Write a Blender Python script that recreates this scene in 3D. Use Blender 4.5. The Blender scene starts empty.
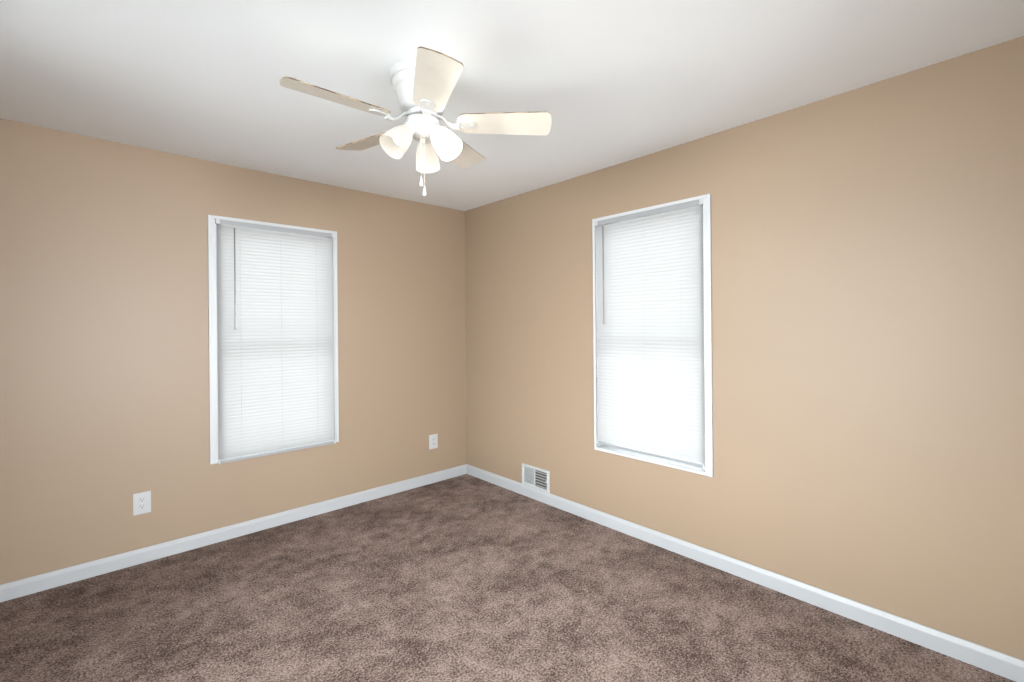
import bpy, bmesh, math, random
from mathutils import Vector, Matrix, Euler
random.seed(4)
PI = math.pi
S = bpy.context.scene
COL = S.collection

# ------------------------------------------------------------ camera
cam_d = bpy.data.cameras.new('camera')
cam = bpy.data.objects.new('camera', cam_d); COL.objects.link(cam)
cam_d.sensor_fit = 'HORIZONTAL'; cam_d.sensor_width = 36.0
cam_d.lens = 464.14 / 1024 * 36
cam_d.shift_y = -(341 - 326.03) / 1024
cam_d.clip_start = 0.02
YAW, ROLL = 0.8286, -0.0088
Fv = Vector((math.cos(YAW), math.sin(YAW), 0)); Rv = Vector((math.sin(YAW), -math.cos(YAW), 0)); Uv = Vector((0, 0, 1))
R2 = Rv * math.cos(ROLL) + Uv * math.sin(ROLL); U2 = -Rv * math.sin(ROLL) + Uv * math.cos(ROLL)
m = Matrix((R2, U2, -Fv)).transposed().to_4x4()
m.translation = Vector((-2.6099, -3.4845, 1.3687))
cam.matrix_world = m
S.camera = cam

# ------------------------------------------------------------ world, view
SKY_STRENGTH = 8.0
w = bpy.data.worlds.new('sky'); S.world = w; w.use_nodes = True
bg = w.node_tree.nodes['Background']
_nt = w.node_tree
_tc = _nt.nodes.new('ShaderNodeTexCoord'); _sx = _nt.nodes.new('ShaderNodeSeparateXYZ'); _rp = _nt.nodes.new('ShaderNodeValToRGB')
_mr = _nt.nodes.new('ShaderNodeMapRange'); _mr.inputs['From Min'].default_value = -1; _mr.inputs['From Max'].default_value = 1
_nt.links.new(_tc.outputs['Generated'], _sx.inputs[0]); _nt.links.new(_sx.outputs['Z'], _mr.inputs['Value']); _nt.links.new(_mr.outputs[0], _rp.inputs[0])
_e = _rp.color_ramp.elements                       # overcast sky above, grey ground below the horizon
_e[0].position = .47; _e[0].color = (.40, .42, .42, 1); _e[1].position = .52; _e[1].color = (.91, .98, 1.0, 1)
_nt.links.new(_rp.outputs[0], bg.inputs[0]); bg.inputs[1].default_value = SKY_STRENGTH
S.view_settings.view_transform = 'Standard'; S.view_settings.look = 'None'
S.view_settings.gamma = 1.0; S.view_settings.use_curve_mapping = False
S.view_settings.exposure = 0.49
S.cycles.use_denoising = True
S.cycles.max_bounces = 14; S.cycles.diffuse_bounces = 8; S.cycles.transparent_max_bounces = 16
S.cycles.sample_clamp_indirect = 6

def area(name, loc, rot, sx, sy, power, col):
    l = bpy.data.lights.new(name, 'AREA'); l.shape = 'RECTANGLE'; l.size = sx; l.size_y = sy
    l.energy = power; l.color = col
    o = bpy.data.objects.new(name, l); COL.objects.link(o)
    o.location = loc; o.rotation_euler = rot
    return o
# fill lamps added beyond the made-up side window and the open hall end
area('side_fill', (-14.0, -2.6, 0.9), (0, -math.radians(92), 0), 3.0, 8.0, 780, (0.93, 0.985, 1.03))
area('hall_fill', (-2.05, -13.0, 0.9), (-math.radians(93), 0, PI), 6.0, 2.6, 780, (0.95, 0.99, 1.02))

# ------------------------------------------------------------ materials
def srgb(r, g, b):
    f = lambda c: (c / 255 / 12.92) if c / 255 <= 0.04045 else ((c / 255 + 0.055) / 1.055) ** 2.4
    return (f(r), f(g), f(b), 1)

def mat(name, col, rough=0.5, spec=0.5, bump=None, vary=None, emit=None, metal=0):
    m = bpy.data.materials.new(name); m.use_nodes = True
    nt = m.node_tree; b = nt.nodes['Principled BSDF']
    b.inputs['Base Color'].default_value = col; b.inputs['Roughness'].default_value = rough
    b.inputs['Specular IOR Level'].default_value = spec; b.inputs['Metallic'].default_value = metal
    tc = nt.nodes.new('ShaderNodeTexCoord')
    if vary:
        sc, amt = vary
        n = nt.nodes.new('ShaderNodeTexNoise'); n.inputs['Scale'].default_value = sc; n.inputs['Detail'].default_value = 4
        nt.links.new(tc.outputs['Object'], n.inputs['Vector'])
        mr = nt.nodes.new('ShaderNodeMapRange'); mr.inputs['From Min'].default_value = .3; mr.inputs['From Max'].default_value = .7
        mr.inputs['To Min'].default_value = 1 - amt; mr.inputs['To Max'].default_value = 1 + amt
        nt.links.new(n.outputs['Fac'], mr.inputs['Value'])
        mx = nt.nodes.new('ShaderNodeVectorMath'); mx.operation = 'SCALE'; mx.inputs[0].default_value = col[:3]
        nt.links.new(mr.outputs[0], mx.inputs['Scale']); nt.links.new(mx.outputs[0], b.inputs['Base Color'])
    if bump:
        sc, st, dist = bump
        n = nt.nodes.new('ShaderNodeTexNoise'); n.inputs['Scale'].default_value = sc; n.inputs['Detail'].default_value = 3
        nt.links.new(tc.outputs['Object'], n.inputs['Vector'])
        bp = nt.nodes.new('ShaderNodeBump'); bp.inputs['Strength'].default_value = st; bp.inputs['Distance'].default_value = dist
        nt.links.new(n.outputs['Fac'], bp.inputs['Height']); nt.links.new(bp.outputs[0], b.inputs['Normal'])
    if emit:
        b.inputs['Emission Color'].default_value = emit[0]; b.inputs['Emission Strength'].default_value = emit[1]
    return m

M = {}
M['wall'] = mat('tan_paint', srgb(156, 135.5, 114.5), .42, .35, bump=(220, .12, .002), vary=(1.3, .012))
M['ceiling'] = mat('ceiling_paint', srgb(242, 246, 249), .8, .2, bump=(160, .15, .002))
M['trim'] = mat('white_trim_paint', srgb(176, 178, 181), .35, .5, bump=(60, .05, .001))
M['frame'] = mat('white_window_paint', srgb(192, 194, 196), .4, .5)
M['plastic'] = mat('white_plastic', srgb(186, 187, 188), .3, .5)
M['slot'] = mat('dark_slot', srgb(38, 34, 32), .6, .3)
M['screw'] = mat('painted_screw', srgb(205, 205, 203), .35, .5)
M['register'] = mat('register_enamel', srgb(186, 189, 190), .35, .5, vary=(30, .03))
M['duct'] = mat('dark_duct', srgb(92, 90, 87), .7, .2)
M['fan_white'] = mat('fan_enamel', srgb(198, 199, 198), .35, .5)
M['blade'] = mat('cream_blade', srgb(220, 214, 203), .45, .4, vary=(14, .03))
M['chain'] = mat('chain_metal', srgb(225, 222, 214), .3, .5, metal=.3)
M['wand'] = mat('clear_grey_wand', srgb(118, 116, 113), .2, .6)
M['headrail'] = mat('headrail_enamel', srgb(150, 152, 154), .35, .5)
M['cord'] = mat('white_cord', srgb(222, 222, 220), .7, .2)
M['siding'] = mat('exterior_ground', srgb(150, 150, 140), .9, .1, vary=(2, .2))

def edge_mat():
    m = mat('blade_edge', srgb(150, 128, 100), .7, .2)
    nt = m.node_tree; b = nt.nodes['Principled BSDF']
    tc = nt.nodes.new('ShaderNodeTexCoord'); n = nt.nodes.new('ShaderNodeTexNoise'); n.inputs['Scale'].default_value = 22
    r = nt.nodes.new('ShaderNodeValToRGB'); r.color_ramp.elements[0].position = .42; r.color_ramp.elements[1].position = .6
    r.color_ramp.elements[0].color = srgb(92, 74, 56); r.color_ramp.elements[1].color = srgb(160, 141, 116)
    nt.links.new(tc.outputs['Object'], n.inputs['Vector']); nt.links.new(n.outputs['Fac'], r.inputs[0]); nt.links.new(r.outputs[0], b.inputs['Base Color'])
    return m
M['edge'] = edge_mat()

def slat_mat():
    m = bpy.data.materials.new('blind_vinyl'); m.use_nodes = True; nt = m.node_tree; nt.nodes.clear()
    o = nt.nodes.new('ShaderNodeOutputMaterial'); d = nt.nodes.new('ShaderNodeBsdfDiffuse'); t = nt.nodes.new('ShaderNodeBsdfTranslucent')
    d.inputs[0].default_value = (.55, .55, .55, 1); t.inputs[0].default_value = (.355, .347, .343, 1)
    x = nt.nodes.new('ShaderNodeMixShader'); x.inputs[0].default_value = .5
    nt.links.new(d.outputs[0], x.inputs[1]); nt.links.new(t.outputs[0], x.inputs[2]); nt.links.new(x.outputs[0], o.inputs[0])
    return m
M['slat'] = slat_mat()

def glass_mat():
    m = bpy.data.materials.new('window_glass'); m.use_nodes = True; nt = m.node_tree; nt.nodes.clear()
    o = nt.nodes.new('ShaderNodeOutputMaterial'); g = nt.nodes.new('ShaderNodeBsdfGlossy'); t = nt.nodes.new('ShaderNodeBsdfTransparent')
    g.inputs['Roughness'].default_value = .02
    f = nt.nodes.new('ShaderNodeFresnel'); f.inputs[0].default_value = 1.45
    x = nt.nodes.new('ShaderNodeMixShader')
    nt.links.new(f.outputs[0], x.inputs[0]); nt.links.new(t.outputs[0], x.inputs[1]); nt.links.new(g.outputs[0], x.inputs[2]); nt.links.new(x.outputs[0], o.inputs[0])
    return m
M['glass'] = glass_mat()

def shade_mat(name, strength):
    m = bpy.data.materials.new(name); m.use_nodes = True; nt = m.node_tree; nt.nodes.clear()
    o = nt.nodes.new('ShaderNodeOutputMaterial'); d = nt.nodes.new('ShaderNodeBsdfDiffuse'); t = nt.nodes.new('ShaderNodeBsdfTranslucent')
    e = nt.nodes.new('ShaderNodeEmission'); e.inputs[0].default_value = (1, .93, .82, 1); e.inputs[1].default_value = strength
    d.inputs[0].default_value = (.60, .59, .57, 1); t.inputs[0].default_value = (.58, .56, .53, 1)
    x = nt.nodes.new('ShaderNodeMixShader'); x.inputs[0].default_value = .5; a = nt.nodes.new('ShaderNodeAddShader')
    nt.links.new(d.outputs[0], x.inputs[1]); nt.links.new(t.outputs[0], x.inputs[2])
    nt.links.new(x.outputs[0], a.inputs[0]); nt.links.new(e.outputs[0], a.inputs[1]); nt.links.new(a.outputs[0], o.inputs[0])
    return m
def bulb_mat(s):
    m = bpy.data.materials.new('bulb_glow'); m.use_nodes = True
    b = m.node_tree.nodes['Principled BSDF']; b.inputs['Base Color'].default_value = (.9, .9, .9, 1)
    b.inputs['Emission Color'].default_value = (1, .9, .75, 1); b.inputs['Emission Strength'].default_value = s
    return m

def carpet_mat():
    m = bpy.data.materials.new('brown_carpet'); m.use_nodes = True; nt = m.node_tree; b = nt.nodes['Principled BSDF']
    N = nt.nodes.new; L = nt.links.new
    b.inputs['Roughness'].default_value = .95; b.inputs['Specular IOR Level'].default_value = .05
    b.inputs['Sheen Weight'].default_value = .05; b.inputs['Sheen Roughness'].default_value = .6
    tc = N('ShaderNodeTexCoord')
    def noise(sc, det, rough=.5, dist=0, off=0):
        mp = N('ShaderNodeMapping'); mp.inputs['Location'].default_value = (off, off * .7, 0); L(tc.outputs['Object'], mp.inputs[0])
        n = N('ShaderNodeTexNoise'); n.inputs['Scale'].default_value = sc; n.inputs['Detail'].default_value = det
        n.inputs['Roughness'].default_value = rough; n.inputs['Distortion'].default_value = dist; L(mp.outputs[0], n.inputs['Vector']); return n.outputs['Fac']
    def math_(op, a, bb, c=None):
        n = N('ShaderNodeMath'); n.operation = op
        for i, v in enumerate((a, bb, c)):
            if v is None: continue
            if isinstance(v, (int, float)): n.inputs[i].default_value = v
            else: L(v, n.inputs[i])
        return n.outputs[0]
    big = noise(3.2, 6, .66, .3, 3.1)       # pile lying this way and that
    mid = noise(13, 5, .65, .3, 7.7)
    fine = noise(105, 2, .6)
    grain = noise(240, 2, .7)
    s = math_('ADD', math_('MULTIPLY', math_('SUBTRACT', big, .5), 1.5), math_('MULTIPLY', math_('SUBTRACT', mid, .5), 1.35))
    s = math_('ADD', s, math_('MULTIPLY', math_('SUBTRACT', fine, .5), 2.7))
    s = math_('ADD', s, math_('MULTIPLY', math_('SUBTRACT', grain, .5), 2.6))
    s = math_('ADD', s, .5)
    r = N('ShaderNodeValToRGB'); L(s, r.inputs[0])
    e = r.color_ramp.elements; e[0].position = 0.0; e[0].color = srgb(68, 52, 45); e[1].position = 1.0; e[1].color = srgb(168, 149, 140)
    k = e.new(.5); k.color = srgb(125, 107, 99)
    L(r.outputs[0], b.inputs['Base Color'])
    h = math_('ADD', math_('MULTIPLY', fine, 1.0), math_('MULTIPLY', mid, 1.2))
    bp = N('ShaderNodeBump'); bp.inputs['Strength'].default_value = .8; bp.inputs['Distance'].default_value = .008
    L(h, bp.inputs['Height']); L(bp.outputs[0], b.inputs['Normal'])
    return m
M['carpet'] = carpet_mat()

# ------------------------------------------------------------ mesh helpers
def box(bm, x0, x1, y0, y1, z0, z1, mi=0):
    v = [bm.verts.new(p) for p in ((x0, y0, z0), (x1, y0, z0), (x1, y1, z0), (x0, y1, z0), (x0, y0, z1), (x1, y0, z1), (x1, y1, z1), (x0, y1, z1))]
    out = []
    for f in ((0, 3, 2, 1), (4, 5, 6, 7), (0, 1, 5, 4), (1, 2, 6, 5), (2, 3, 7, 6), (3, 0, 4, 7)):
        q = bm.faces.new([v[i] for i in f]); q.material_index = mi; out.append(q)
    return v
def bevel(bm, width, seg=2):
    bmesh.ops.bevel(bm, geom=bm.edges[:], offset=width, segments=seg, profile=.7, affect='EDGES', clamp_overlap=True)
def lathe(bm, prof, seg=32, mtx=Matrix(), close=False):
    rings = []
    for r, z in prof:
        if r < 1e-6: rings.append([bm.verts.new(mtx @ Vector((0, 0, z)))])
        else: rings.append([bm.verts.new(mtx @ Vector((r * math.cos(2 * PI * i / seg), r * math.sin(2 * PI * i / seg), z))) for i in range(seg)])
    for a, b in zip(rings, rings[1:]):
        for i in range(seg):
            j = (i + 1) % seg
            if len(a) == 1 and len(b) == 1: continue
            if len(a) == 1: f = (a[0], b[j], b[i])
            elif len(b) == 1: f = (a[i], a[j], b[0])
            else: f = (a[i], a[j], b[j], b[i])
            bm.faces.new(f)
def tube(bm, pts, r, seg=8):
    pts = [Vector(p) for p in pts]; rings = []
    for k, p in enumerate(pts):
        d = (pts[min(k + 1, len(pts) - 1)] - pts[max(k - 1, 0)]).normalized()
        a = d.cross(Vector((0, 0, 1)))
        if a.length < 1e-3: a = Vector((1, 0, 0))
        a.normalize(); b = d.cross(a)
        rr = r[k] if isinstance(r, (list, tuple)) else r
        rings.append([bm.verts.new(p + rr * (a * math.cos(2 * PI * i / seg) + b * math.sin(2 * PI * i / seg))) for i in range(seg)])
    for a, b in zip(rings, rings[1:]):
        for i in range(seg):
            j = (i + 1) % seg; bm.faces.new((a[i], a[j], b[j], b[i]))
    bm.faces.new(rings[0][::-1]); bm.faces.new(rings[-1])
def obj(name, bm, mats, parent=None, smooth=False):
    bmesh.ops.recalc_face_normals(bm, faces=bm.faces[:])
    me = bpy.data.meshes.new(name); bm.to_mesh(me); bm.free()
    for x in (mats if isinstance(mats, (list, tuple)) else [mats]): me.materials.append(x)
    if smooth:
        me.polygons.foreach_set('use_smooth', [True] * len(me.polygons))
        try: me.set_sharp_from_angle(angle=math.radians(35))
        except Exception: pass
    o = bpy.data.objects.new(name, me); COL.objects.link(o)
    if parent: o.parent = parent
    return o
def B(): return bmesh.new()
def empty(name, loc=(0, 0, 0), rot=(0, 0, 0), parent=None):
    o = bpy.data.objects.new(name, None); COL.objects.link(o); o.location = loc; o.rotation_euler = rot; o.empty_display_size = .1
    if parent: o.parent = parent
    return o
def tag(o, label, cat, group=None):
    o['label'] = label; o['category'] = cat
    if group: o['group'] = group
    return o
def struct(o): o['kind'] = 'structure'; return o

# ------------------------------------------------------------ room shell
H = 2.44; XN = -3.12; YB = -3.60; T = .21; HT = 2.50
LW = (-2.0354, -1.2078, .505, 2.094)        # window_1 in the wall at y = 0 : x0 x1 z0 z1 outer frame
RW = (-2.3140, -1.4850, .504, 2.107)        # window_2 in the wall at x = 0 : y0 y1 z0 z1
def wall_with_hole(u0, u1, d0, d1, z1, hole, along):
    bm = B(); a, b, c, d = hole
    def bx(p, q, r, s):
        if q - p > 1e-4 and s - r > 1e-4:
            if along == 'x': box(bm, p, q, d0, d1, r, s)
            else: box(bm, d0, d1, p, q, r, s)
    bx(u0, a, 0, z1); bx(b, u1, 0, z1); bx(a, b, 0, c); bx(a, b, d, z1)
    return bm
g = .012
struct(obj('wall_left', wall_with_hole(XN - T, 0, 0, T, HT, (LW[0] + g, LW[1] - g, LW[2] + g, LW[3] - g), 'x'), M['wall']))
struct(obj('wall_right', wall_with_hole(YB - T, T, 0, T, HT, (RW[0] + g, RW[1] - g, RW[2] + g, RW[3] - g), 'y'), M['wall']))
NW = (-3.50, -.90, .25, 2.30)  # hole for the added side window, out of view, admits fill light
struct(obj('wall_near', wall_with_hole(YB - T, T, XN - T, XN, HT, NW, 'y'), M['wall']))
DW = (-3.00, -.70, 0.0, 2.30)  # opening added behind the camera to let more light in
struct(obj('wall_back', wall_with_hole(XN - T, T, YB - T, YB, HT, DW, 'x'), M['wall']))

bm = B()
n = 24
vs = [[bm.verts.new((XN - T + (T * 2 - XN) * i / n, YB - T + (T * 2 - YB) * j / n, 0)) for j in range(n + 1)] for i in range(n + 1)]
for row in vs:
    for v in row:
        x, y = v.co.x, v.co.y
        v.co.z = 2.4455 - .0065 * (math.sin(PI * min(1, max(0, -x / 2.9))) + math.sin(PI * min(1, max(0, -y / 3.3))))
for i in range(n):
    for j in range(n): bm.faces.new((vs[i][j], vs[i][j + 1], vs[i + 1][j + 1], vs[i + 1][j]))
tp = [bm.verts.new((x, y, 2.60)) for x, y in ((XN - T, YB - T), (T, YB - T), (T, T), (XN - T, T))]
bm.faces.new(tp)
rim = [[vs[i][0] for i in range(n + 1)], [vs[n][j] for j in range(n + 1)], [vs[i][n] for i in range(n, -1, -1)], [vs[0][j] for j in range(n, -1, -1)]]
for k, e in enumerate(rim): bm.faces.new(e + [tp[(k + 1) % 4], tp[k]])
ce = struct(obj('ceiling', bm, M['ceiling'], smooth=True))

bm = B(); box(bm, XN - T, T, YB - T, T, -.15, 0)
struct(obj('floor', bm, M['carpet']))

# baseboards: profile with an eased top
def baseboard(name, p0, p1, nrm):
    prof = [(0, 0), (.014, 0), (.014, .061), (.0135, .064), (.0085, .074), (.0060, .081), (.0035, .0838), (0, .0841)]
    bm = B(); p0 = Vector(p0); p1 = Vector(p1); nrm = Vector(nrm)
    a = [bm.verts.new(p0 + nrm * d + Vector((0, 0, z))) for d, z in prof]
    b = [bm.verts.new(p1 + nrm * d + Vector((0, 0, z))) for d, z in prof]
    for i in range(len(prof)):
        j = (i + 1) % len(prof); bm.faces.new((a[i], a[j], b[j], b[i]))
    bm.faces.new(a); bm.faces.new(b[::-1])
    return struct(obj(name, bm, M['trim']))
baseboard('baseboard_left', (XN, 0, 0), (0, 0, 0), (0, -1, 0))
baseboard('baseboard_right', (0, YB, 0), (0, -.013, 0), (-1, 0, 0))
baseboard('baseboard_near', (XN, YB, 0), (XN, -.0131, 0), (1, 0, 0))
baseboard('baseboard_back', (-.64, YB, 0), (0, YB, 0), (0, 1, 0))

# made-up hall beyond the added opening behind the camera, shapes the fill light
bm = B()
for a in ((-4.30, -4.20, -8.5, YB - T, 0, HT), (.20, .30, -8.5, YB - T, 0, HT), (-4.30, .30, -8.6, -8.5, 0, .15), (-4.30, .30, -8.6, -8.5, 2.3, HT), (-4.30, XN - T, YB - T - .1, YB - T, 0, HT)): box(bm, *a)
struct(obj('added_hall_wall', bm, M['ceiling']))
bm = B(); box(bm, -4.3, .3, -8.6, YB - T, HT - .06, HT + .05); struct(obj('added_hall_ceiling', bm, M['ceiling']))
bm = B(); box(bm, -4.3, .3, -8.6, YB - T, -.15, 0); struct(obj('added_hall_floor', bm, M['carpet']))
# casing of the opening added behind the camera
bm = B()
box(bm, DW[0] - .06, DW[0], YB - T, YB + .015, 0, DW[3] + .06); box(bm, DW[1], DW[1] + .06, YB - T, YB + .015, 0, DW[3] + .06)
box(bm, DW[0], DW[1], YB - T, YB + .015, DW[3], DW[3] + .06)
struct(obj('added_opening_casing', bm, M['trim']))

# windows. local frame: u along the wall, d outward into the wall (negative = into the room), z up
def W(along):
    if along == 'x': return lambda u, d, z: (u, d, z)
    return lambda u, d, z: (d, u, z)
def wbox(bm, f, u0, u1, d0, d1, z0, z1):
    a = f(u0, d0, z0); b = f(u1, d1, z1)
    return box(bm, min(a[0], b[0]), max(a[0], b[0]), min(a[1], b[1]), max(a[1], b[1]), z0, z1)
def ring(bm, f, u0, u1, z0, z1, wd, d0, d1, wb=None, wt=None, wr=None):
    wb = wd if wb is None else wb; wt = wd if wt is None else wt; wr = wd if wr is None else wr
    wbox(bm, f, u0, u0 + wd, d0, d1, z0, z1); wbox(bm, f, u1 - wr, u1, d0, d1, z0, z1)
    wbox(bm, f, u0 + wd, u1 - wr, d0, d1, z0, z0 + wb); wbox(bm, f, u0 + wd, u1 - wr, d0, d1, z1 - wt, z1)
def window(name, along, win, stepl, stepr, bot_front, behind):
    f = W(along); u0, u1, z0, z1 = win
    root = struct(empty(name))
    bm = B()
    ring(bm, f, u0, u1, z0, z1, .020, -.010, .0)            # thin outer lip of the casing
    bevel(bm, .0015, 1)
    ring(bm, f, u0 + g, u1 - g, z0 + g, z1 - g, .008, -.006, T)   # jamb liner running through the wall
    obj('window_frame', bm, M['frame'], root)
    if stepl > 0 or stepr > 0:
        bm = B()
        if stepl > 0: wbox(bm, f, u0 + .020, u0 + .020 + stepl, -.006, .03, z0 + .02, z1 - .02)
        if stepl > 0: wbox(bm, f, u0 + .020, u0 + .050 + stepl, behind, .04, z0 + .02, z1 - .02)  # strip added behind the slat ends to block the sky leak
        if stepr > .005: wbox(bm, f, u1 - .034 - stepr, u1 - .020, behind, .04, z0 + .02, z1 - .02)  # same added leak blocker on the other side
        if stepr > 0: wbox(bm, f, u1 - .020 - stepr, u1 - .020, -.006, .03, z0 + .02, z1 - .02)
        obj('inner_stop_and_leak_strip', bm, M['frame'], root)
    a, b, c, d = u0 + .020, u1 - .020, z0 + .020, z1 - .020
    zm = (c + d) / 2 - .01
    for nm, (zz0, zz1), dd in (('lower_sash', (c, zm + .015), .125), ('upper_sash', (zm - .015, d), .158)):
        bm = B(); ring(bm, f, a, b, zz0, zz1, .030, dd, dd + .03, wb=.045 if nm == 'lower_sash' else .030, wt=.030); bevel(bm, .002, 1)
        s = obj(nm, bm, M['frame'], root)
        bm = B(); wbox(bm, f, a + .028, b - .028, dd + .013, dd + .017, zz0 + .028, zz1 - .028)
        obj('glass_pane', bm, M['glass'], s)
    bm = B(); wbox(bm, f, u0 + .014, u1 - .014, .0, T + .02, z0 + .005, z0 + .022)
    obj('window_sill', bm, M['frame'], root)
    return root
window('window_1', 'x', LW, .024, .010, True, .006)
window('window_2', 'y', RW, .024, .0, False, .024)

def added_near_window():
    f = W('y'); root = struct(empty('added_window_3'))  # unseen window, added to bring light into the room
    bm = B(); ring(bm, f, NW[0], NW[1], NW[2], NW[3], .05, XN - .12, XN + .01); wbox(bm, f, NW[0], NW[1], XN - .1, XN - .06, 1.43, 1.47)
    obj('window_frame', bm, M['frame'], root)
    bm = B(); wbox(bm, f, NW[0] + .04, NW[1] - .04, XN - .085, XN - .08, NW[2] + .04, NW[3] - .04); obj('glass_pane', bm, M['glass'], root)
added_near_window()

# ------------------------------------------------------------ blinds
def blind(along, u0, u1, dpl, ztop, zbot, wand_u, wand_top, wand_bot, cords, label, hr_u=None, hr_h=.030, rail_h=.017):
    f = W(along); h0, h1 = hr_u or (u0 - .006, u1 + .006)
    root = empty('window_blind', f((u0 + u1) / 2, dpl, zbot)); inv = root.location.copy()
    tag(root, label, 'blind', None)
    def P(name, bm, m, smooth=False, parent=root):
        bmesh.ops.translate(bm, verts=bm.verts[:], vec=-inv)
        return obj(name, bm, m, parent, smooth)
    # headrail: open topped channel
    bm = B(); wbox(bm, f, h0, h1, dpl - .012, dpl + .014, ztop - hr_h, ztop); bevel(bm, .002, 2)
    hr = P('headrail', bm, M['headrail'])
    for s, uu in ((1, h0), (-1, h1)):
        bm = B(); a, b = sorted((uu, uu + s * .022)); wbox(bm, f, a, b, dpl - .0145, dpl - .0122, ztop - hr_h - .001, ztop + .001)
        bevel(bm, .001, 1); P('mounting_bracket', bm, M['plastic'])
    # slats
    pitch, sw = .0225, .0300; ang = math.radians(61)
    top = ztop - hr_h - .006; nn = int((top - (zbot + rail_h)) / pitch)
    bm = B()
    for k in range(nn + 1):
        zc = top - .008 - k * pitch
        if zc - .010 < zbot + rail_h: break
        prev = None
        for t in range(5):
            s = t / 4 - .5
            dd = s * sw * math.cos(ang) - .0022 * (1 - 4 * s * s) * math.sin(ang)
            zz = -s * sw * math.sin(ang) + .0022 * (1 - 4 * s * s) * math.cos(ang)
            # room-side edge down
            dd2 = dd
            jig = random.uniform(-.0003, .0003)
            a = bm.verts.new(f(u0, dpl + dd2 + jig, zc - zz)); b = bm.verts.new(f(u1, dpl + dd2 + jig, zc - zz))
            if prev: bm.faces.new((prev[0], prev[1], b, a))
            prev = (a, b)
    P('slats', bm, M['slat'], True)
    bm = B(); wbox(bm, f, u0 - .001, u1 + .001, dpl - .011, dpl + .011, zbot, zbot + rail_h); bevel(bm, .003, 2)
    br = P('bottom_rail', bm, M['headrail'])
    for s, uu in ((1, u0 - .002), (-1, u1 + .002)):
        bm = B(); a, b = sorted((uu, uu + s * .008)); wbox(bm, f, a, b, dpl - .0122, dpl + .0122, zbot - .001, zbot + rail_h + .001)
        bevel(bm, .001, 1); P('end_cap', bm, M['screw'])
    for cu in cords:
        bm = B()
        for dd in (-.0135, .0135): tube(bm, [f(cu, dpl + dd, ztop - hr_h), f(cu, dpl + dd, zbot + rail_h)], .0004, 5)
        P('ladder_cord', bm, M['slat'])
    bm = B(); dw = dpl - .021
    tube(bm, [f(wand_u, dpl - .012, wand_top + .006), f(wand_u, dw, wand_top + .002), f(wand_u, dw, wand_top - .012)], .0013, 6)
    P('wand_hook', bm, M['plastic'])
    bm = B(); tube(bm, [f(wand_u, dw, wand_top - .010), f(wand_u, dw, wand_bot + .03), f(wand_u, dw, wand_bot)], [.0042, .0042, .0048], 6)
    P('tilt_wand', bm, M['wand'])
    return root
blind('x', -1.9885, -1.2440, -.012, 2.071, .5015, -1.893, 2.035, 1.36, (-1.86, -1.61, -1.37),
      'white mini blind lowered over the left window, covering the bottom of its frame', hr_u=(-1.996, -1.2315))
blind('y', -2.264, -1.508, .006, 2.087, .548, -1.578, 2.052, 1.375, (-2.13, -1.88, -1.63),
      'white mini blind lowered on the right window, stopping just above the white sill', hr_u=(-2.272, -1.5065))

# ------------------------------------------------------------ outlets
def outlet(x0, x1, z0, z1, label):
    w_, h_ = x1 - x0, z1 - z0
    root = empty('wall_outlet', ((x0 + x1) / 2, 0, (z0 + z1) / 2)); tag(root, label, 'outlet', 'outlets on the left wall')
    bm = B(); box(bm, -w_ / 2, w_ / 2, -.006, 0, -h_ / 2, h_ / 2); bevel(bm, .003, 3); obj('cover_plate', bm, M['plastic'], root, True)
    for s in (1, -1):
        zc = s * .0195
        bm = B(); lathe(bm, [(0, -.0085), (.0155, -.0085), (.017, -.007), (.017, -.004)], 24, Matrix.Translation((0, 0, zc)) @ Matrix.Rotation(-PI / 2, 4, 'X') )
        for v in bm.verts:
            v.co.y = -abs(v.co.y); v.co.z = zc + max(-.0135, min(.0135, v.co.z - zc))
        rc = obj('receptacle', bm, M['plastic'], root, True)
        bm = B(); box(bm, -.0075, -.0050, -.0092, -.0080, zc + .000, zc + .0085); box(bm, .0050, .0072, -.0092, -.0080, zc + .001, zc + .0078)
        lathe(bm, [(0, .0080), (.0028, .0080), (.0028, .0092), (0, .0092)], 10, Matrix.Translation((0, 0, zc - .0065)) @ Matrix.Rotation(PI / 2, 4, 'X'))
        obj('socket_slots', bm, M['slot'], rc)
    bm = B(); lathe(bm, [(0, .0080), (.0026, .0076), (.0032, .005)], 12, Matrix.Rotation(PI / 2, 4, 'X')); obj('screw', bm, M['screw'], root)
outlet(-2.4165, -2.3335, .286, .4115, 'white duplex outlet low on the left wall, left of and below the left window')
outlet(-.4105, -.3230, .2965, .4215, 'small white outlet low on the left wall, between the left window and the corner')

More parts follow.
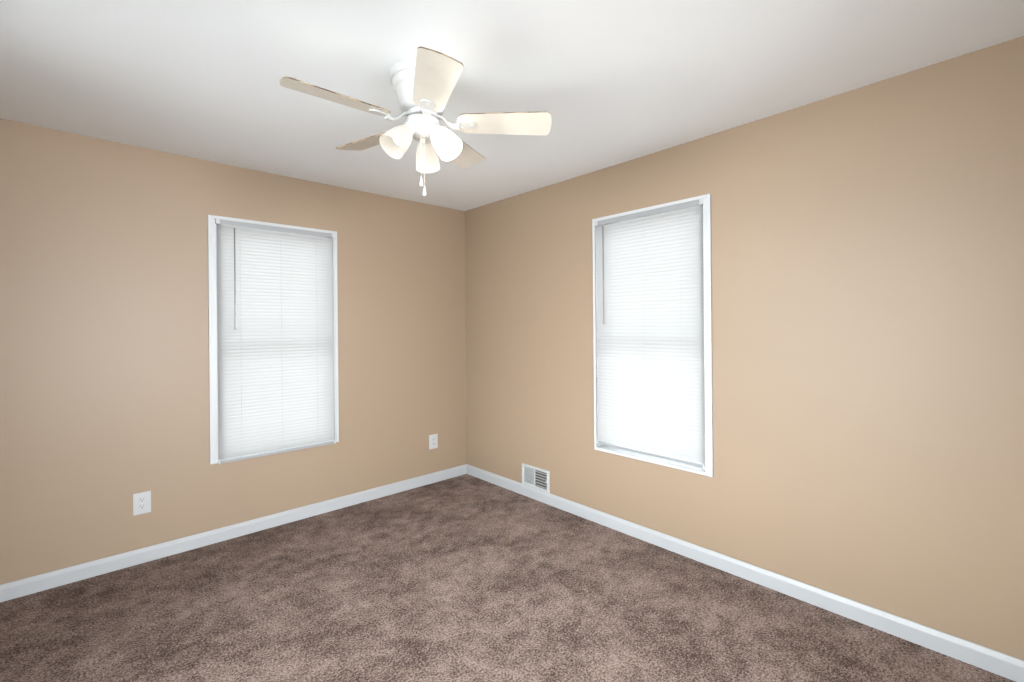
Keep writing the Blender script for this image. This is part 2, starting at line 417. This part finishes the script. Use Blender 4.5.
# ------------------------------------------------------------ floor register on the right wall
def register():
    y0, y1, z0, z1 = -1.050, -.748, .0845, .253
    yc, zc = (y0 + y1) / 2, (z0 + z1) / 2; hw, hh = (y1 - y0) / 2, (z1 - z0) / 2
    r = empty('air_vent', (0, yc, zc)); tag(r, 'white metal air register on the right wall just above the baseboard', 'vent')
    bm = B()
    iw, ih = hw - .026, hh - .020
    # stamped face frame, slightly crowned
    def rect(d, a, b): return [bm.verts.new((d, s * a, t * b)) for s, t in ((-1, -1), (1, -1), (1, 1), (-1, 1))]
    loops = [rect(0, hw, hh), rect(-.006, hw, hh), rect(-.010, hw - .004, hh - .004), rect(-.010, iw + .004, ih + .004), rect(-.006, iw, ih), rect(0.0, iw, ih)]
    for a, b in zip(loops, loops[1:]):
        for i in range(4): bm.faces.new((a[i], a[(i + 1) % 4], b[(i + 1) % 4], b[i]))
    obj('face_frame', bm, M['register'], r)
    bm = B(); box(bm, -.010, -.001, .004 - .004, .008, -ih, ih); obj('center_bar', bm, M['register'], r)
    bm = B(); box(bm, -.0012, -.0004, -iw, iw, -ih, ih); obj('duct_back', bm, M['duct'], r)
    nf = 7
    # right bank, blades turned open so the dark duct shows; left bank, blades nearly shut
    for nm, a, b, ang, cnt, wd in (('open_louvers', -iw, 0, 2, 6, .0085), ('closed_louvers', .008, iw, -62, 15, .0085)):
        bm = B()
        for k in range(cnt):
            z = -ih + (k + .5) * 2 * ih / cnt; t = math.radians(ang)
            dx, dz = wd / 2 * math.cos(t), wd / 2 * math.sin(t)
            vs = box(bm, -wd / 2, wd / 2, a, b, -.0006, .0006)
            for v in vs:
                X, Z = v.co.x, v.co.z; v.co.x = -.0058 + X * math.cos(t) - Z * math.sin(t); v.co.z = z + X * math.sin(t) + Z * math.cos(t)
        obj(nm, bm, M['register'], r)
    bm = B(); 
    for yy in (-.045, -.09):
        box(bm, -.0035, -.0015, yy - .001, yy + .001, -ih, ih)
    obj('back_fins', bm, M['duct'], r)
    for s in (-1, 1):
        bm = B(); lathe(bm, [(0, .0125), (.0028, .012), (.0035, .0098)], 10, Matrix.Translation((0, s * (hw - .012), 0)) @ Matrix.Rotation(-PI / 2, 4, 'Y'))
        obj('screw', bm, M['screw'], r)
    # damper lever at the outer edge
    bm = B(); box(bm, -.017, -.004, -iw - .003, -iw + .001, -.012, .006); bevel(bm, .001, 1); obj('damper_lever', bm, M['register'], r)
register()

# ------------------------------------------------------------ ceiling fan with light kit
FX, FY = -1.5491, -1.7753
def fan():
    root = empty('ceiling_fan', (FX, FY, H))
    tag(root, 'white five-blade ceiling fan with three glass lamp shades, mounted flush on the ceiling', 'ceiling fan')
    Z = lambda z: z - H
    bm = B()
    lathe(bm, [(0, Z(2.442)), (.120, Z(2.442)), (.131, Z(2.437)), (.134, Z(2.428)), (.134, Z(2.412)), (.131, Z(2.404)), (.124, Z(2.400)), (.121, Z(2.392)),
               (.121, Z(2.378)), (.117, Z(2.370)), (.111, Z(2.366)), (.108, Z(2.356)), (.103, Z(2.335)), (.098, Z(2.312)), (.093, Z(2.294)), (.086, Z(2.284)), (.074, Z(2.279)), (0, Z(2.279))], 48)
    obj('motor_housing', bm, M['fan_white'], root, True)
    bm = B(); lathe(bm, [(0, Z(2.279)), (.060, Z(2.279)), (.064, Z(2.276)), (.064, Z(2.258)), (.060, Z(2.255)), (0, Z(2.255))], 40)
    obj('flywheel', bm, M['fan_white'], root, True)
    bm = B(); lathe(bm, [(0, Z(2.255)), (.046, Z(2.255)), (.046, Z(2.248)), (0, Z(2.248))], 40)
    obj('dark_gap_ring', bm, M['slot'], root, True)
    bm = B(); lathe(bm, [(0, Z(2.248)), (.066, Z(2.248)), (.070, Z(2.245)), (.070, Z(2.222)), (.067, Z(2.205)), (.058, Z(2.186)), (.042, Z(2.172)), (.022, Z(2.166)), (0, Z(2.165))], 40)
    obj('switch_housing', bm, M['fan_white'], root, True)
    bm = B(); lathe(bm, [(0, Z(2.166)), (.010, Z(2.166)), (.011, Z(2.158)), (.007, Z(2.152)), (0, Z(2.150))], 16); obj('finial', bm, M['chain'], root, True)
    # blades
    AZ = 3.0135; TH = math.radians(13.3); RT = .548; R0 = .150
    dzt = (.022, .018, .006, -.008, -.010)
    for k in range(5):
        az = AZ - k * 2 * PI / 5
        droop = math.atan2(dzt[k], .42)
        base = Matrix.Rotation(az, 4, 'Z')
        zc = Z(2.2328)
        # local blade axes: x out, y (counter-clockwise), pitched so that the clockwise side rides higher
        mt = base @ Matrix.Translation((.11, 0, zc)) @ Matrix.Rotation(-droop, 4, 'Y') @ Matrix.Rotation(-TH, 4, 'X')
        out = []
        def halfw(r): return .060 + (.0755 - .060) * (r - R0) / (RT - R0)
        # outline, counter-clockwise side first
        rc = .030
        for i in range(9):      # rounded root
            a = PI + (PI / 2) * i / 8 * -1
            out.append((R0 + .040 + .040 * math.cos(a), halfw(R0 + .04) - .040 + .040 * math.sin(a)))
        tc_ = .020
        for i in range(7):      # tip corner
            a = PI / 2 - (PI / 2) * i / 6
            out.append((RT - .006 - tc_ + tc_ * math.cos(a), halfw(RT) - tc_ + tc_ * math.sin(a)))
        out.append((RT - .001, .03))
        out.append((RT + .001, 0))
        full = out + [(x, -y) for x, y in out[-2::-1]]
        bm = B(); th = .0023
        lo = [bm.verts.new(mt @ Vector((x - .11, y, -th))) for x, y in full]
        hi = [bm.verts.new(mt @ Vector((x - .11, y, th))) for x, y in full]
        bm.faces.new(lo); bm.faces.new(hi)
        for i in range(len(full)):
            j = (i + 1) % len(full); q = bm.faces.new((lo[i], lo[j], hi[j], hi[i])); q.material_index = 1
        bl = obj('blade', bm, [M['blade'], M['edge']], root)
        # blade iron
        bm = B()
        path = [(.050, Z(2.266) - zc), (.085, Z(2.256) - zc), (.112, -.004), (.135, -.014), (.158, -.012)]
        hwid = [.019, .015, .014, .017, .022]
        rows = []
        for (x, z), hw_ in zip(path, hwid):
            P = []
            for yy, zz in ((-hw_, 0), (-hw_ * .6, -.0065), (hw_ * .6, -.0065), (hw_, 0), (hw_ * .6, .005), (-hw_ * .6, .005)):
                tw = -TH * max(0, min(1, (x - .08) / .06))
                y2 = yy * math.cos(tw) - zz * math.sin(tw); z2 = yy * math.sin(tw) + zz * math.cos(tw)
                P.append(bm.verts.new(base @ Vector((x, y2, zc + z + z2 + (x - .11) * math.tan(droop) * (1 if x > .11 else 0)))))
            rows.append(P)
        for a, b in zip(rows, rows[1:]):
            for i in range(6): bm.faces.new((a[i], a[(i + 1) % 6], b[(i + 1) % 6], b[i]))
        bm.faces.new(rows[0]); bm.faces.new(rows[-1])
        ia = obj('blade_arm', bm, M['fan_white'], root, True)
        # round-ended pad screwed under the blade
        bm = B()
        pad = [(.150 - .11, .020), (.175 - .11, .030)] + [(.195 - .11 + .032 * math.cos(a), .032 * math.sin(a)) for a in [PI / 2 - PI / 12 * i for i in range(13)]] + [(.175 - .11, -.030), (.150 - .11, -.020)]
        lo = [bm.verts.new(mt @ Vector((x, y * .92, -.0085))) for x, y in pad]; hi = [bm.verts.new(mt @ Vector((x, y, -.0029))) for x, y in pad]
        bm.faces.new(lo); bm.faces.new(hi)
        for i in range(len(pad)):
            j = (i + 1) % len(pad); bm.faces.new((lo[i], lo[j], hi[j], hi[i]))
        obj('mounting_pad', bm, M['fan_white'], ia)
        for x, y in ((.168, .017), (.168, -.017), (.210, 0)):
            bm = B(); lathe(bm, [(0, -.0108), (.003, -.0104), (.0042, -.0085)], 8, mt @ Matrix.Translation((x - .11, y, 0)))
            obj('screw', bm, M['chain'], ia)
    # three lamps
    for k, (az, es, pw, bs) in enumerate(((math.radians(181), .13, 0.05, .3), (math.radians(49), .18, 0.15, .5), (math.radians(-72), 1.8, 7.0, 10))):  # only the last lamp is lit; the other two get an added faint glow
        base = Matrix.Rotation(az, 4, 'Z')
        a0 = Vector((.058, 0, Z(2.200))); a1 = Vector((.155, 0, Z(2.088)))
        d = (a1 - a0).normalized(); ang = math.atan2(d.x, -d.z)      # lean from straight down
        # local -z runs along the lamp axis
        mt = base @ Matrix.Translation(a0) @ Matrix.Rotation(-ang, 4, 'Y')
        bm = B(); tube(bm, [base @ Vector((.030, 0, Z(2.215))), base @ Vector((.045, 0, Z(2.212))), mt @ Vector((0, 0, -.004))], .011, 12)
        arm = obj('lamp_arm', bm, M['fan_white'], root, True)
        bm = B(); lathe(bm, [(0, .004), (.020, .004), (.025, 0), (.027, -.010), (.027, -.026), (.024, -.028), (0, -.028)], 28, mt)
        obj('lamp_socket', bm, M['fan_white'], arm, True)
        bm = B()
        prof = [(.0255, -.014), (.027, -.022), (.032, -.032), (.040, -.048), (.046, -.068), (.050, -.090), (.0525, -.112), (.0545, -.130), (.0555, -.140)]
        lathe(bm, prof + [(r - .0022, z) for r, z in prof[::-1]], 40, mt)
        obj('lamp_shade', bm, shade_mat('frosted_glass_' + 'abc'[k], es), root, True)
        bm = B(); lathe(bm, [(0, -.028), (.012, -.030), (.014, -.045), (.024, -.062), (.0275, -.078), (.023, -.094), (.011, -.103), (0, -.105)], 24, mt)
        bulb = obj('light_bulb', bm, bulb_mat(bs), root, True)
        l = bpy.data.lights.new('bulb_light', 'POINT'); l.energy = pw; l.color = (1, .90, .76); l.shadow_soft_size = .02
        lo_ = bpy.data.objects.new('bulb_light', l); COL.objects.link(lo_); lo_.parent = root; lo_.location = mt @ Vector((0, 0, -.124))
    # pull chains
    def chain(x, y, z0, z1, nm):
        bm = B(); tube(bm, [(x, y, Z(z0)), (x, y, Z(z1))], .0008, 6)
        z = z0
        while z > z1:
            bmesh.ops.create_icosphere(bm, subdivisions=1, radius=.0014, matrix=Matrix.Translation((x, y, Z(z)))); z -= .0045
        c = obj('pull_chain', bm, M['chain'], root)
        bm = B(); lathe(bm, [(0, Z(z1) + .002), (.0025, Z(z1)), (.004, Z(z1) - .010), (.0075, Z(z1) - .026), (.0085, Z(z1) - .034), (.006, Z(z1) - .040), (0, Z(z1) - .042)], 16, Matrix.Translation((x, y, 0)))
        obj('chain_knob', bm, M['plastic'], c, True)
    chain(-.0356, -.044, 2.19, 1.990, 'a')
    chain(-.0174, -.039, 2.19, 1.955, 'b')
fan()
